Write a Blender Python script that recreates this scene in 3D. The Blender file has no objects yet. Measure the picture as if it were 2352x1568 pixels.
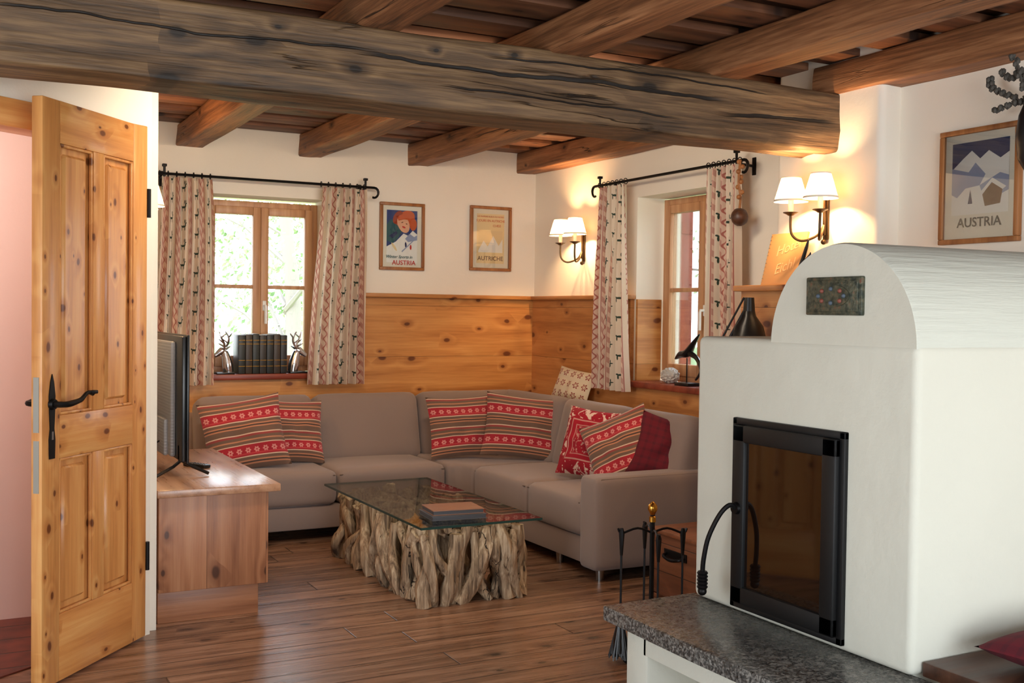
import bpy, bmesh, math, random
from mathutils import Vector, Matrix, noise
random.seed(7)
R=random.random
def U(a,b): return a+(b-a)*random.random()
def V(*a): return Vector(a)
def lin(c):
    c=c/255.0
    return c/12.92 if c<=0.04045 else ((c+0.055)/1.055)**2.4
def C(r,g,b): return (lin(r),lin(g),lin(b),1.0)
def frame(o,x,y,z):
    M=Matrix.Identity(4)
    for i,a in enumerate((x,y,z)):
        a=Vector(a)
        for j in range(3): M[j][i]=a[j]
    for j in range(3): M[j][3]=o[j]
    return M
# ------------------------------------------------------------------ shader helpers
class E:
    def __init__(s,g,k): s.g=g; s.k=k
    def __add__(s,o): return s.g.m('ADD',s,o)
    def __radd__(s,o): return s.g.m('ADD',o,s)
    def __sub__(s,o): return s.g.m('SUBTRACT',s,o)
    def __rsub__(s,o): return s.g.m('SUBTRACT',o,s)
    def __mul__(s,o): return s.g.m('MULTIPLY',s,o)
    def __rmul__(s,o): return s.g.m('MULTIPLY',o,s)
    def __truediv__(s,o): return s.g.m('DIVIDE',s,o)
class G:
    def __init__(s,nt): s.nt=nt
    def put(s,sock,v):
        if isinstance(v,E): s.nt.links.new(v.k,sock)
        elif isinstance(v,tuple) and sock.type=='VECTOR': sock.default_value=v[:3]
        else: sock.default_value=v
    def node(s,t,ins=None,**p):
        n=s.nt.nodes.new(t)
        for k,v in p.items(): setattr(n,k,v)
        for k,v in (ins or {}).items(): s.put(n.inputs[k],v)
        return n
    def m(s,op,*a,clamp=False):
        n=s.node('ShaderNodeMath',operation=op,use_clamp=clamp)
        for i,v in enumerate(a): s.put(n.inputs[i],v)
        return E(s,n.outputs[0])
    def co(s,kind='Object'):
        n=s.node('ShaderNodeTexCoord'); return s.sep(E(s,n.outputs[kind]))
    def sep(s,v):
        n=s.node('ShaderNodeSeparateXYZ',{0:v}); return [E(s,n.outputs[i]) for i in range(3)]
    def comb(s,x,y,z):
        n=s.node('ShaderNodeCombineXYZ',{0:x,1:y,2:z}); return E(s,n.outputs[0])
    def noise(s,v,scale=1,detail=3,rough=.5,dist=0):
        n=s.node('ShaderNodeTexNoise',{'Vector':v,'Scale':scale,'Detail':detail,'Roughness':rough,'Distortion':dist})
        return E(s,n.outputs[0])
    def vor(s,v,scale=1,feature='F1',dim='3D'):
        n=s.node('ShaderNodeTexVoronoi',feature=feature,voronoi_dimensions=dim); s.put(n.inputs['Vector'],v); s.put(n.inputs['Scale'],scale)
        return E(s,n.outputs['Distance']),E(s,n.outputs['Color'])
    def white(s,v):
        n=s.node('ShaderNodeTexWhiteNoise',noise_dimensions='1D'); s.put(n.inputs['W'],v); return E(s,n.outputs[0])
    def sm(s,x,a,b):
        n=s.node('ShaderNodeMapRange',{'Value':x,'From Min':a,'From Max':b},interpolation_type='SMOOTHSTEP')
        return E(s,n.outputs[0])
    def mix(s,f,a,b,bt='MIX'):
        n=s.node('ShaderNodeMix',data_type='RGBA',blend_type=bt)
        s.put(n.inputs[0],f); s.put(n.inputs[6],a); s.put(n.inputs[7],b)
        return E(s,n.outputs[2])
    def ramp(s,f,stops,interp='LINEAR'):
        n=s.node('ShaderNodeValToRGB',{0:f}); cr=n.color_ramp; cr.interpolation=interp
        cr.elements[0].position=stops[0][0]; cr.elements[0].color=stops[0][1]
        cr.elements[1].position=stops[-1][0]; cr.elements[1].color=stops[-1][1]
        for p,c in stops[1:-1]:
            e=cr.elements.new(p); e.color=c
        return E(s,n.outputs[0])
    def scalecol(s,c,f):
        n=s.node('ShaderNodeVectorMath',operation='SCALE'); s.put(n.inputs[0],c); s.put(n.inputs['Scale'],f)
        return E(s,n.outputs[0])
def mat(name,fn=None,**k):
    m=bpy.data.materials.new(name); m.use_nodes=True; nt=m.node_tree
    b=nt.nodes['Principled BSDF']; g=G(nt)
    d=dict(k)
    if fn: d.update(fn(g))
    mp={'color':'Base Color','rough':'Roughness','metal':'Metallic','spec':'Specular IOR Level','emit':'Emission Color','estr':'Emission Strength','sheen':'Sheen Weight','coat':'Coat Weight','coatr':'Coat Roughness','trans':'Transmission Weight','sss':'Subsurface Weight','alpha':'Alpha'}
    for kk,v in d.items():
        if kk in mp: g.put(b.inputs[mp[kk]],v)
    if 'bump' in d:
        n=g.node('ShaderNodeBump',{'Height':d['bump'],'Strength':d.get('bstr',.3),'Distance':d.get('bdist',.01)})
        nt.links.new(n.outputs[0],b.inputs['Normal'])
    return m
def wood(name,dark,mid,light,axis='X',plank=None,paxis='Z',plen=None,knots=.5,rough=.5,ring=55,gap=.003,bstr=.25,cracks=0,var=.3,knotc=None,kb=6.0,coat=0,fine=.5,off=0.0,flat=None,ks=.15,lines=()):
    def f(g):
        xs=dict(zip('XYZ',g.co()))
        a=xs[axis]; ot=[xs[k] for k in 'XYZ' if k!=axis]; b,c=ot
        a0,c0=a,c
        r=None; gp=None
        if plank:
            p=xs[paxis]/plank+off
            idx=g.m('FLOOR',p); fr=p-idx
            r=g.white(idx)
            e=g.m('MINIMUM',fr,1-fr)*plank
            if plen:
                q=(a+r*plen*3.7)/plen; qi=g.m('FLOOR',q); qf=q-qi
                e2=g.m('MINIMUM',qf,1-qf)*plen
                e=g.m('MINIMUM',e,e2)
                r=g.white(idx*7.31+qi*3.17)
            gp=1-g.sm(e,gap*.3,gap)
            a=a+r*13.0; c=c+r*3.3
        L=g.noise(g.comb(a*.7,b*4,c*4),1,2)
        wob=(g.noise(g.comb(a*9,b*9,c*9),1,1)-.5)*.12
        if flat=='b': kd,kc=g.vor(g.comb(a*kb*.6+wob,c*kb+wob,0.0),1,dim='2D')
        elif flat=='c': kd,kc=g.vor(g.comb(a*kb*.6+wob,b*kb+wob,0.0),1,dim='2D')
        else: kd,kc=g.vor(g.comb(a*kb*.55+wob,b*kb+wob,c*kb+.5),1)
        ksep=g.sep(kc); sel=g.m('LESS_THAN',ksep[0],knots); sz=.35+ksep[1]*1.0
        kd2=kd/sz
        k=(1-g.sm(kd2,0.0,ks*4.5))*sel
        t=g.m('SINE',(b+c*.8)*ring+L*13+k*5)
        fn=g.noise(g.comb(a*3.5,b*70,c*70),1,3,.6)
        med=g.noise(g.comb(a*1.2,b*18,c*18),1,2,.5)
        val=.5+t*.10+(fn-.5)*fine*1.2+(L-.5)*.5+(med-.5)*.5
        col=g.ramp(val,[(.1,dark),(.5,mid),(.9,light)])
        kk=(1-g.sm(kd2,ks*.5,ks))*sel
        kh=(1-g.sm(kd2,ks*.9,ks*2.4))*sel
        col=g.mix(kh*.5,col,dark)
        col=g.mix(kk*.9,col,knotc or tuple([dark[i]*.35 for i in range(3)]+[1]))
        h=val
        if cracks:
            cn=g.noise(g.comb(a*.9,b*16,c*16),1,3,.5,.3)
            cr=(1-g.sm(g.m('ABSOLUTE',cn-.5),.0,.018))*g.sm(g.noise(g.comb(a*1.3+9,b*3,c*3),1,2),.5,.62)
            for (z0,x0,x1,w_) in lines:
                n1=g.noise(g.comb(a0*1.3,z0*50,0.0),1,4,.6)
                dd=g.m('ABSOLUTE',c0-z0-(n1-.5)*.09)
                ww=w_*.4+w_*1.3*g.noise(g.comb(a0*5,z0*9,3.0),1,2)
                mk=(1-g.sm(dd-ww*.6,0.0,.003))*g.sm(a0,x0,x0+.15)*(1-g.sm(a0,x1-.15,x1))
                cr=g.m('MAXIMUM',cr,mk)
            col=g.mix(cr*cracks,col,(.008,.004,.002,1)); h=h-cr*3.5
        if r is not None:
            col=g.scalecol(col,(1-var/2)+r*var)
            col=g.mix(gp*.85,col,(.01,.005,.003,1)); h=h-gp*2
        return dict(color=col,rough=rough+ (fn-.5)*.2,bump=h,bstr=bstr,bdist=.004,coat=coat,coatr=.15)
    return mat(name,f)
def plain(name,c,rough=.5,metal=0,**k): return mat(name,None,color=c,rough=rough,metal=metal,**k)
def plaster(name,c,bstr=.25,sc=14,rough=.9):
    def f(g):
        P=g.comb(*g.co()); n=g.noise(P,sc,5,.6); n2=g.noise(P,1.5,3)
        return dict(color=g.scalecol(c,.93+n2*.14),rough=rough,bump=n+g.noise(P,3,2)*1.5,bstr=bstr,bdist=.012)
    return mat(name,f)
def glassy(name,tint,refl,rough=.02):
    m=bpy.data.materials.new(name); m.use_nodes=True; nt=m.node_tree; nt.nodes.clear(); g=G(nt)
    tr=g.node('ShaderNodeBsdfTransparent',{0:tint}); gl=g.node('ShaderNodeBsdfGlossy',{'Roughness':rough})
    fr=g.node('ShaderNodeFresnel',{0:1.5}); f=g.m('MULTIPLY',E(g,fr.outputs[0]),refl,clamp=True)
    mx=g.node('ShaderNodeMixShader'); g.put(mx.inputs[0],f)
    nt.links.new(tr.outputs[0],mx.inputs[1]); nt.links.new(gl.outputs[0],mx.inputs[2])
    o=g.node('ShaderNodeOutputMaterial'); nt.links.new(mx.outputs[0],o.inputs[0]); return m
# ------------------------------------------------------------------ mesh builder
def spl(pts,n=6):
    P=[Vector(p) for p in pts]; out=[]
    for i in range(len(P)-1):
        p0=P[max(i-1,0)];p1=P[i];p2=P[i+1];p3=P[min(i+2,len(P)-1)]
        for j in range(n):
            t=j/n
            out.append(.5*((2*p1)+(p2-p0)*t+(2*p0-5*p1+4*p2-p3)*t*t+(3*p1-p0-3*p2+p3)*t**3))
    out.append(P[-1]); return out
def nb():
    t=bmesh.new(); t.loops.layers.uv.new('UVMap'); return t
class MB:
    def __init__(s,name): s.name=name; s.bm=nb(); s.mats=[]
    def add(s,t,m,M=None,smooth=True):
        if M is not None: t.transform(M)
        if m not in s.mats: s.mats.append(m)
        i=s.mats.index(m)
        for f in t.faces: f.material_index=i; f.smooth=smooth
        me=bpy.data.meshes.new('t'); t.to_mesh(me); t.free(); s.bm.from_mesh(me); bpy.data.meshes.remove(me)
    def box(s,lo,hi,m,bev=0,M=None,seg=2):
        t=nb(); bmesh.ops.create_cube(t,size=1)
        for v in t.verts: v.co=Vector([lo[i]+(v.co[i]+.5)*(hi[i]-lo[i]) for i in range(3)])
        if bev:
            bev=min(bev,.45*min(abs(hi[i]-lo[i]) for i in range(3)))
            bmesh.ops.bevel(t,geom=t.edges[:],offset=bev,segments=seg,affect='EDGES',profile=.5)
        s.add(t,m,M)
    def prism(s,poly,z0,z1,m,M=None,bev=0,seg=3):
        t=nb(); vs=[t.verts.new((p[0],p[1],z0)) for p in poly]; f=t.faces.new(vs)
        r=bmesh.ops.extrude_face_region(t,geom=[f])
        for e in r['geom']:
            if isinstance(e,bmesh.types.BMVert): e.co.z=z1
        bmesh.ops.recalc_face_normals(t,faces=t.faces[:])
        if bev: bmesh.ops.bevel(t,geom=t.edges[:],offset=bev,segments=seg,affect='EDGES',profile=.5)
        s.add(t,m,M)
    def poly(s,pts,m,M=None):
        t=nb(); t.faces.new([t.verts.new(p if len(p)==3 else (p[0],p[1],0)) for p in pts]); s.add(t,m,M,False)
    def tube(s,pts,rad,m,n=8,M=None,smooth_n=0,cap=True,rfn=None,flat=1):
        if smooth_n:
            if not isinstance(rad,(int,float)):
                k=len(pts); rr=[]
                for i in range(k-1):
                    for j in range(smooth_n): rr.append(rad[i]+(rad[i+1]-rad[i])*j/smooth_n)
                rr.append(rad[-1]); rad=rr
            pts=spl(pts,smooth_n)
        pts=[Vector(p) for p in pts]; k=len(pts)
        if isinstance(rad,(int,float)): rad=[rad]*k
        t=nb(); rings=[]; up=None
        for i,p in enumerate(pts):
            d=(pts[min(i+1,k-1)]-pts[max(i-1,0)])
            if d.length<1e-9: d=Vector((0,0,1))
            d.normalize()
            if up is None:
                up=Vector((0,0,1)) if abs(d.z)<.9 else Vector((1,0,0))
            a=d.cross(up); a.normalize(); b=a.cross(d); up=b.copy()
            ring=[]
            for j in range(n):
                th=2*math.pi*j/n; r=rad[i]*(rfn(i,j) if rfn else 1)
                ring.append(t.verts.new(p+a*math.cos(th)*r+b*math.sin(th)*r*flat))
            rings.append(ring)
        for i in range(k-1):
            for j in range(n):
                t.faces.new((rings[i][j],rings[i][(j+1)%n],rings[i+1][(j+1)%n],rings[i+1][j]))
        if cap: t.faces.new(rings[0][::-1]); t.faces.new(rings[-1])
        bmesh.ops.recalc_face_normals(t,faces=t.faces[:])
        s.add(t,m,M)
    def cyl(s,p0,p1,r0,r1,m,n=20,M=None): s.tube([p0,p1],[r0,r1],m,n,M)
    def lathe(s,prof,m,M=None,n=24,close=False):
        t=nb(); rs=[]
        for r,z in prof: rs.append([t.verts.new((r*math.cos(2*math.pi*j/n),r*math.sin(2*math.pi*j/n),z)) for j in range(n)])
        for i in range(len(rs)-1):
            for j in range(n): t.faces.new((rs[i][j],rs[i][(j+1)%n],rs[i+1][(j+1)%n],rs[i+1][j]))
        if close: t.faces.new(rs[0][::-1]); t.faces.new(rs[-1])
        bmesh.ops.recalc_face_normals(t,faces=t.faces[:])
        s.add(t,m,M)
    def ball(s,c,r,m,M=None,sub=3,nz=0,nf=8):
        t=nb(); bmesh.ops.create_icosphere(t,subdivisions=sub,radius=1)
        if isinstance(r,(int,float)): r=(r,r,r)
        for v in t.verts:
            k=1+nz*noise.noise(v.co*nf+Vector(c)*7)
            v.co=Vector((c[0]+v.co.x*r[0]*k,c[1]+v.co.y*r[1]*k,c[2]+v.co.z*r[2]*k))
        s.add(t,m,M)
    def rbox(s,c,h,r,m,M=None,puff=(0,0,0),cuts=11,wob=0):
        t=nb(); bmesh.ops.create_cube(t,size=2); bmesh.ops.subdivide_edges(t,edges=t.edges[:],cuts=cuts,use_grid_fill=True)
        for v in t.verts:
            q=Vector([math.sin(v.co[i]*math.pi/2)*h[i] for i in range(3)])
            inn=Vector([max(-(h[i]-r),min(h[i]-r,q[i])) for i in range(3)])
            d=q-inn
            if d.length>1e-9: q=inn+d.normalized()*r
            n_=[q[i]/h[i] for i in range(3)]
            for i in range(3):
                j,k=(i+1)%3,(i+2)%3
                q[i]+=puff[i]*n_[i]*max(0,1-n_[j]**2)*max(0,1-n_[k]**2)
            if wob: q+=noise.noise_vector((q+Vector(c))*3.5)*wob
            v.co=q
        MM=Matrix.Translation(c) if M is None else M@Matrix.Translation(c)
        s.add(t,m,MM)
    def grid(s,fn,nu,nv,m,uvf=None,M=None):
        t=nb(); uv=t.loops.layers.uv['UVMap']
        vs=[[t.verts.new(fn(i/nu,j/nv)) for i in range(nu+1)] for j in range(nv+1)]
        for j in range(nv):
            for i in range(nu):
                f=t.faces.new((vs[j][i],vs[j][i+1],vs[j+1][i+1],vs[j+1][i]))
                if uvf:
                    for l,(a,b) in zip(f.loops,((i,j),(i+1,j),(i+1,j+1),(i,j+1))): l[uv].uv=uvf(a/nu,b/nv)
        s.add(t,m,M)
    def pillow(s,w,h,th,m,M,pinch=.07,seed=0,wr=.018):
        for sg in (1,-1):
            def fn(u,v,sg=sg):
                a=2*u-1;b=2*v-1
                x=a*w/2*(1-pinch*(1-b*b)); y=b*h/2*(1-pinch*(1-a*a))
                z=sg*th/2*((1-abs(a)**2.6)*(1-abs(b)**2.6))**.55
                k=noise.noise(Vector((a*2.2+seed*5,b*2.2,sg*3)))
                z+=sg*wr*k*(1-a*a)*(1-b*b)*1.5
                return Vector((x,y,z))
            s.grid(fn,24,24,m,lambda u,v:(u,v),M)
    def hewn(s,axis,lo,hi,m,amp=.008,step=.06,rr=.02,seed=0):
        ax='XYZ'.index(axis); o=[i for i in range(3) if i!=ax]
        L=hi[ax]-lo[ax]; n=max(2,int(L/step)); t=nb(); rings=[]
        w=(hi[o[0]]-lo[o[0]])/2; h=(hi[o[1]]-lo[o[1]])/2
        c0=(hi[o[0]]+lo[o[0]])/2; c1=(hi[o[1]]+lo[o[1]])/2
        per=[]
        for (sx,sy) in ((1,1),(-1,1),(-1,-1),(1,-1)):
            a0={(1,1):0,(-1,1):90,(-1,-1):180,(1,-1):270}[(sx,sy)]
            for k in range(4):
                an=math.radians(a0+30*k); per.append((sx*(w-rr)+rr*math.cos(an),sy*(h-rr)+rr*math.sin(an)))
            nx={(1,1):(-1,1),(-1,1):(-1,-1),(-1,-1):(1,-1),(1,-1):(1,1)}[(sx,sy)]
            an=math.radians(a0+90); p1=(sx*(w-rr)+rr*math.cos(an),sy*(h-rr)+rr*math.sin(an)); p2=(nx[0]*(w-rr)+rr*math.cos(an),nx[1]*(h-rr)+rr*math.sin(an))
            for k in range(1,6): per.append((p1[0]+(p2[0]-p1[0])*k/6,p1[1]+(p2[1]-p1[1])*k/6))
        K=len(per)
        for i in range(n+1):
            p=lo[ax]+L*i/n; ring=[]
            for j in range(K):
                x,y=per[j]
                q=Vector((p*1.6+seed*11,(x+seed)*9,y*9))
                x+=amp*noise.noise(q)*1.6+amp*.8*noise.noise(Vector((p*.7,seed,1))); y+=amp*noise.noise(q+Vector((9,2,5)))*1.6+amp*.8*noise.noise(Vector((p*.7,seed,7)))
                co=[0,0,0]; co[ax]=p; co[o[0]]=c0+x; co[o[1]]=c1+y
                ring.append(t.verts.new(co))
            rings.append(ring)
        for i in range(n):
            for j in range(K): t.faces.new((rings[i][j],rings[i][(j+1)%K],rings[i+1][(j+1)%K],rings[i+1][j]))
        t.faces.new(rings[0]); t.faces.new(rings[-1][::-1])
        bmesh.ops.recalc_face_normals(t,faces=t.faces[:]); s.add(t,m)
    def text(s,body,size,M,m,align='CENTER',ext=.0004,shear=0,bold=0):
        cu=bpy.data.curves.new('tx','FONT'); cu.body=body; cu.size=size; cu.align_x=align; cu.extrude=ext; cu.shear=shear; cu.resolution_u=3; cu.offset=bold
        ob=bpy.data.objects.new('tx',cu); bpy.context.scene.collection.objects.link(ob)
        dg=bpy.context.evaluated_depsgraph_get(); dg.update()
        me=bpy.data.meshes.new_from_object(ob.evaluated_get(dg))
        t=nb(); t.from_mesh(me); bpy.data.objects.remove(ob); bpy.data.meshes.remove(me)
        s.add(t,m,M,False)
    def done(s,M=None,parent=None,ang=38):
        me=bpy.data.meshes.new(s.name); s.bm.to_mesh(me); s.bm.free()
        for m in s.mats: me.materials.append(m)
        me.set_sharp_from_angle(angle=math.radians(ang))
        ob=bpy.data.objects.new(s.name,me); bpy.context.scene.collection.objects.link(ob)
        if M is not None: ob.matrix_world=M
        if parent: ob.parent=parent
        return ob
# ------------------------------------------------------------------ materials
M_wall=plaster('warm_white_plaster',C(240,232,217),.15)
M_fire=plaster('stove_plaster',C(212,211,197),.4,9)
def fbr(g):
    x,y,z=g.co(); n=g.noise(g.comb(x*3,y*45,z*45),1,4,.6); 
    return dict(color=g.scalecol(C(204,206,194),.92+n*.14),rough=.75,bump=n,bstr=.45,bdist=.010)
M_barrel=mat('brushed_stove_plaster',fbr)
M_pink=plaster('hall_pink_plaster',C(238,210,202),.1)
M_wx=wood('pine_boards_back',C(154,92,44),C(198,136,74),C(222,166,100),'X',.37,'Z',None,.5,.42,40,kb=7,off=.1,flat='b',ks=.13,gap=.0015,var=.12,knotc=C(96,46,22))
M_wy=wood('pine_boards_side',C(146,86,44),C(190,128,72),C(212,156,98),'Y',.37,'Z',None,.5,.42,40,kb=7,off=.1,flat='b',ks=.13,gap=.0015,var=.12,knotc=C(96,46,22))
M_door=wood('pine_door_wood',C(176,104,48),C(216,150,84),C(232,178,110),'Z',None,'X',None,.5,.4,45,kb=12,coat=.15,flat='c',ks=.14,knotc=C(100,46,18))
M_doorx=wood('pine_door_rail_wood',C(176,104,48),C(214,146,80),C(232,178,110),'X',None,'Z',None,.5,.4,45,kb=12,coat=.15,flat='b',ks=.14,knotc=C(100,46,18))
M_beam=wood('old_beam_wood',C(46,33,22),C(100,75,50),C(142,112,78),'X',None,'Z',None,.4,.6,70,bstr=.8,cracks=1,kb=5,flat='b',ks=.12,fine=1.0,lines=((2.365,.1,1.5,.004),(2.36,1.35,3.15,.009),(2.31,3.05,3.82,.011),(2.265,1.7,2.9,.003),(2.42,1.9,3.4,.003)))
M_joist=wood('joist_wood',C(76,46,27),C(136,89,55),C(176,124,83),'Y',None,'Z',None,.3,.6,60,bstr=.7,cracks=.9,kb=6,flat='b',ks=.12,fine=1.0)
M_plank=wood('ceiling_board_wood',C(54,32,20),C(104,65,42),C(144,97,66),'X',.4,'Y',None,.4,.6,50,bstr=.4,gap=.002,var=.6,flat='c')
M_floor=wood('oak_floor_boards',C(80,56,42),C(134,99,76),C(172,136,112),'X',.17,'Y',1.7,.3,.30,50,gap=.0045,bstr=.3,var=.5,coat=.10,flat='c',kb=7,ks=.12,fine=1.0)
M_sbz=wood('larch_side',C(120,70,44),C(168,112,76),C(190,138,100),'Z',.27,'X',None,.4,.45,70,gap=.001,var=.15,flat='c',kb=7,ks=.14)
M_sbx=wood('larch_plinth',C(120,72,46),C(160,106,72),C(184,130,92),'X',None,'Z',None,.1,.45,90)
M_sby=wood('larch_top',C(126,84,58),C(176,130,98),C(200,156,122),'Y',None,'Z',None,.2,.3,70,coat=.3)
M_oak=wood('oak_frame_wood',C(112,66,32),C(158,102,56),C(180,124,74),'Z',None,'X',None,.1,.45,90)
M_win=wood('window_larch',C(156,104,68),C(194,144,102),C(212,168,128),'Z',None,'X',None,.1,.45,80)
M_sill=wood('red_sill_wood',C(100,38,24),C(136,58,36),C(158,80,52),'X',None,'Z',None,.1,.4,60)
M_crate=wood('crate_wood',C(82,44,26),C(116,68,42),C(142,88,58),'X',.14,'Z',None,.1,.5,60)
M_crs=wood('crate_side_wood',C(82,44,26),C(116,68,42),C(142,88,58),'Y',.14,'Z',None,.1,.5,60)
M_bench=wood('bench_wood',C(46,28,20),C(76,46,32),C(100,66,46),'X',None,'Y',None,.1,.4,60)
M_drift=wood('driftwood',C(84,64,46),C(160,132,102),C(208,184,152),'Z',None,'Y',None,.1,.8,60,bstr=.9,cracks=1,fine=1.3)
M_shut=wood('red_shutter',C(130,50,34),C(170,76,52),C(190,100,70),'Z',.1,'Y',None,.0,.6,60)
M_iron=plain('black_iron',C(26,24,24),.45,.7)
M_bronze=plain('bronze_iron',C(84,66,46),.4,.8)
M_black=plain('black_plastic',C(16,16,17),.3)
M_blackm=plain('stove_black',C(18,18,19),.5,.3)
def ftv(g):
    x,y,z=g.co(); w=g.m('SINE',z*420)
    return dict(color=C(160,157,156),rough=.35,bump=w,bstr=.3,bdist=.002)
M_tvb=mat('tv_back',ftv)
M_silver=plain('polished_silver',C(225,225,228),.16,1)
M_brass=plain('brass',C(214,160,70),.2,1)
M_steel=plain('brushed_steel',C(170,168,164),.35,1)
M_white=plain('white_enamel',C(236,236,232),.3)
M_pane=glassy('window_glass',(1,1,1,1),.8)
M_pic=glassy('picture_glass',(1,1,1,1),1.2)
M_tglass=glassy('table_glass',(.97,.99,.98,1),.45,.01)
M_tedge=plain('glass_edge',C(40,66,60),.15)
M_stoveg=plain('stove_glass',C(22,12,7),.04,0,spec=.9)
def fgran(g):
    P=g.comb(*g.co()); n=g.noise(P,70,4,.7); n2=g.noise(P,6,3); d,c=g.vor(P,160)
    v=n*.8+n2*.3+g.sep(c)[0]*.25
    return dict(color=g.ramp(v,[(.4,C(26,28,28)),(.64,C(70,70,68)),(.9,C(160,158,152))]),rough=.18+n*.2,bump=n,bstr=.25,bdist=.004)
M_gran=mat('granite',fgran)
def fsofa(g):
    P=g.comb(*g.co()); n=g.noise(P,600,2); n2=g.noise(P,3,3)
    return dict(color=g.scalecol(C(136,117,108),.86+n*.18+n2*.12),rough=.95,sheen=.25,bump=n,bstr=.25,bdist=.002)
M_sofa=mat('taupe_fabric',fsofa)
M_pipe=plain('sofa_piping',C(96,78,68),.9)
def fcur(g):
    u,v,_=g.co('UV'); Pd=.17
    fu=u-g.m('FLOOR',u/Pd)*Pd
    row=g.m('FLOOR',u/Pd); vv=v+row*.05
    bx=fu-.045
    ab=g.m('ABSOLUTE',bx)
    band=1-g.sm(ab,.026,.029)
    sc=g.m('SINE',v*95)*.010
    line=1-g.sm(g.m('ABSOLUTE',bx-sc),.003,.006)
    sc2=g.m('ABSOLUTE',g.m('SINE',v*47+bx*60))
    dots=g.sm(sc2,.55,.75)*(g.sm(ab,.010,.014))
    edge=(1-g.sm(g.m('ABSOLUTE',ab-.030),.001,.0028))
    pk=g.m('MAXIMUM',g.m('MAXIMUM',line,dots*.6)*band,edge)
    base=g.mix(band*.28,C(234,220,200),C(214,140,120))
    col=g.mix(pk*.8,base,C(170,66,60))
    Q=.125
    y=vv-g.m('FLOOR',vv/Q)*Q-.055; x=fu-.128
    def el(cx,cy,rx,ry):
        a=(x-cx)/rx; b=(y-cy)/ry; return a*a+b*b
    sh=None
    for e in ((0,0,.017,.007),(.015,.011,.005,.012),(.021,.022,.008,.004),(-.013,-.014,.003,.014),(.010,-.014,.003,.014),(.008,.033,.003,.013),(.018,.034,.003,.012),(-.017,.005,.005,.005)):
        k=el(*e); sh=k if sh is None else g.m('MINIMUM',sh,k)
    deer=1-g.sm(sh,.8,1.2)
    col=g.mix(deer,col,C(58,74,62))
    n=g.noise(g.comb(u,v,0.0),900,1)
    return dict(color=col,rough=.95,bump=n,bstr=.1,bdist=.001)
M_cur=mat('alpine_curtain_cloth',fcur)
nt=M_cur.node_tree; bs=nt.nodes['Principled BSDF']; tl=nt.nodes.new('ShaderNodeBsdfTranslucent'); mx=nt.nodes.new('ShaderNodeMixShader'); mx.inputs[0].default_value=.3
nt.links.new(bs.inputs['Base Color'].links[0].from_socket,tl.inputs[0]); nt.links.new(bs.outputs[0],mx.inputs[1]); nt.links.new(tl.outputs[0],mx.inputs[2])
nt.links.new(mx.outputs[0],[n for n in nt.nodes if n.type=='OUTPUT_MATERIAL'][0].inputs[0])
RED=C(168,26,42); BR=C(112,84,68); TAN=C(190,126,92); CR=C(216,184,158); DG=C(78,58,50)
def fstripe(g):
    u,v,_=g.co('UV'); w=v*2.0; w=w-g.m('FLOOR',w)
    col=g.ramp(w,[(0,BR),(.10,TAN),(.14,DG),(.18,TAN),(.22,BR),(.30,CR),(.33,RED),(.37,C(196,60,64)),(.40,RED),(.60,RED),(.63,CR),(.66,BR),(.74,TAN),(.78,BR),(.86,C(150,60,56)),(.92,CR),(.95,BR)],'CONSTANT')
    fu=u*9; fu=fu-g.m('FLOOR',fu)-.5; fy=(w-.48)*4.2
    r2=g.m('SQRT',fu*fu+fy*fy); an=g.m('ARCTAN2',fy,fu)
    star=g.m('LESS_THAN',r2,.20+g.m('ABSOLUTE',g.m('COSINE',an*3))*.14)*g.m('GREATER_THAN',r2,.09)
    col=g.mix(star*.7,col,C(232,160,148))
    fu2=u*60; fu2=fu2-g.m('FLOOR',fu2)
    sp=g.m('LESS_THAN',fu2,.5)*.16
    col=g.mix(sp,col,DG)
    n=g.noise(g.comb(u,v,0.0),220,2)
    return dict(color=col,rough=.95,bump=n,bstr=.3,bdist=.002,sheen=.2)
M_str=mat('striped_nordic_cloth',fstripe)
def fredp(g):
    u,v,_=g.co('UV'); n=g.noise(g.comb(u,v,0.0),8,2,.5,1.4)
    k=g.sm(n,.52,.56)
    a=g.m('MAXIMUM',g.m('ABSOLUTE',u-.5),g.m('ABSOLUTE',v-.5)); fr=(1-g.sm(g.m('ABSOLUTE',a-.3),.006,.014))
    fr2=(1-g.sm(g.m('ABSOLUTE',a-.22),.004,.01))
    n3=g.sm(g.noise(g.comb(u,v,2.0),16,2,.5,1.0),.56,.6)*g.m('LESS_THAN',a,.2)
    k=g.m('MAXIMUM',k*g.m('GREATER_THAN',a,.33),g.m('MAXIMUM',g.m('MAXIMUM',fr*.5,fr2*.4),n3*.5))
    return dict(color=g.mix(k*.85,C(156,16,34),C(230,200,180)),rough=.95)
M_redp=mat('red_ornament_cloth',fredp)
def fcream(g):
    u,v,_=g.co('UV'); fu=u*5;fu=fu-g.m('FLOOR',fu)-.5; fv=v*3;fv=fv-g.m('FLOOR',fv)-.5
    r=g.m('SQRT',fu*fu+fv*fv); an=g.m('ARCTAN2',fv,fu)
    k=g.m('LESS_THAN',g.m('ABSOLUTE',r-.2-g.m('COSINE',an*6)*.08),.06)
    return dict(color=g.mix(k,C(228,208,176),C(150,50,44)),rough=.95)
M_crm=mat('cream_ornament_cloth',fcream)
def fplaid(g):
    u,v,_=g.co('UV'); a=g.m('SINE',u*50);b=g.m('SINE',v*50)
    k=g.m('GREATER_THAN',a,.5)*.5+g.m('GREATER_THAN',b,.5)*.5
    return dict(color=g.mix(k*.5,C(98,12,28),C(52,14,26)),rough=.95)
M_plaid=mat('dark_red_plaid_cloth',fplaid)
def fshade(g): return dict(color=C(255,232,196),rough=.8,emit=C(255,206,140),estr=1.6)
M_shade=mat('lit_lampshade_cloth',fshade)
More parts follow.
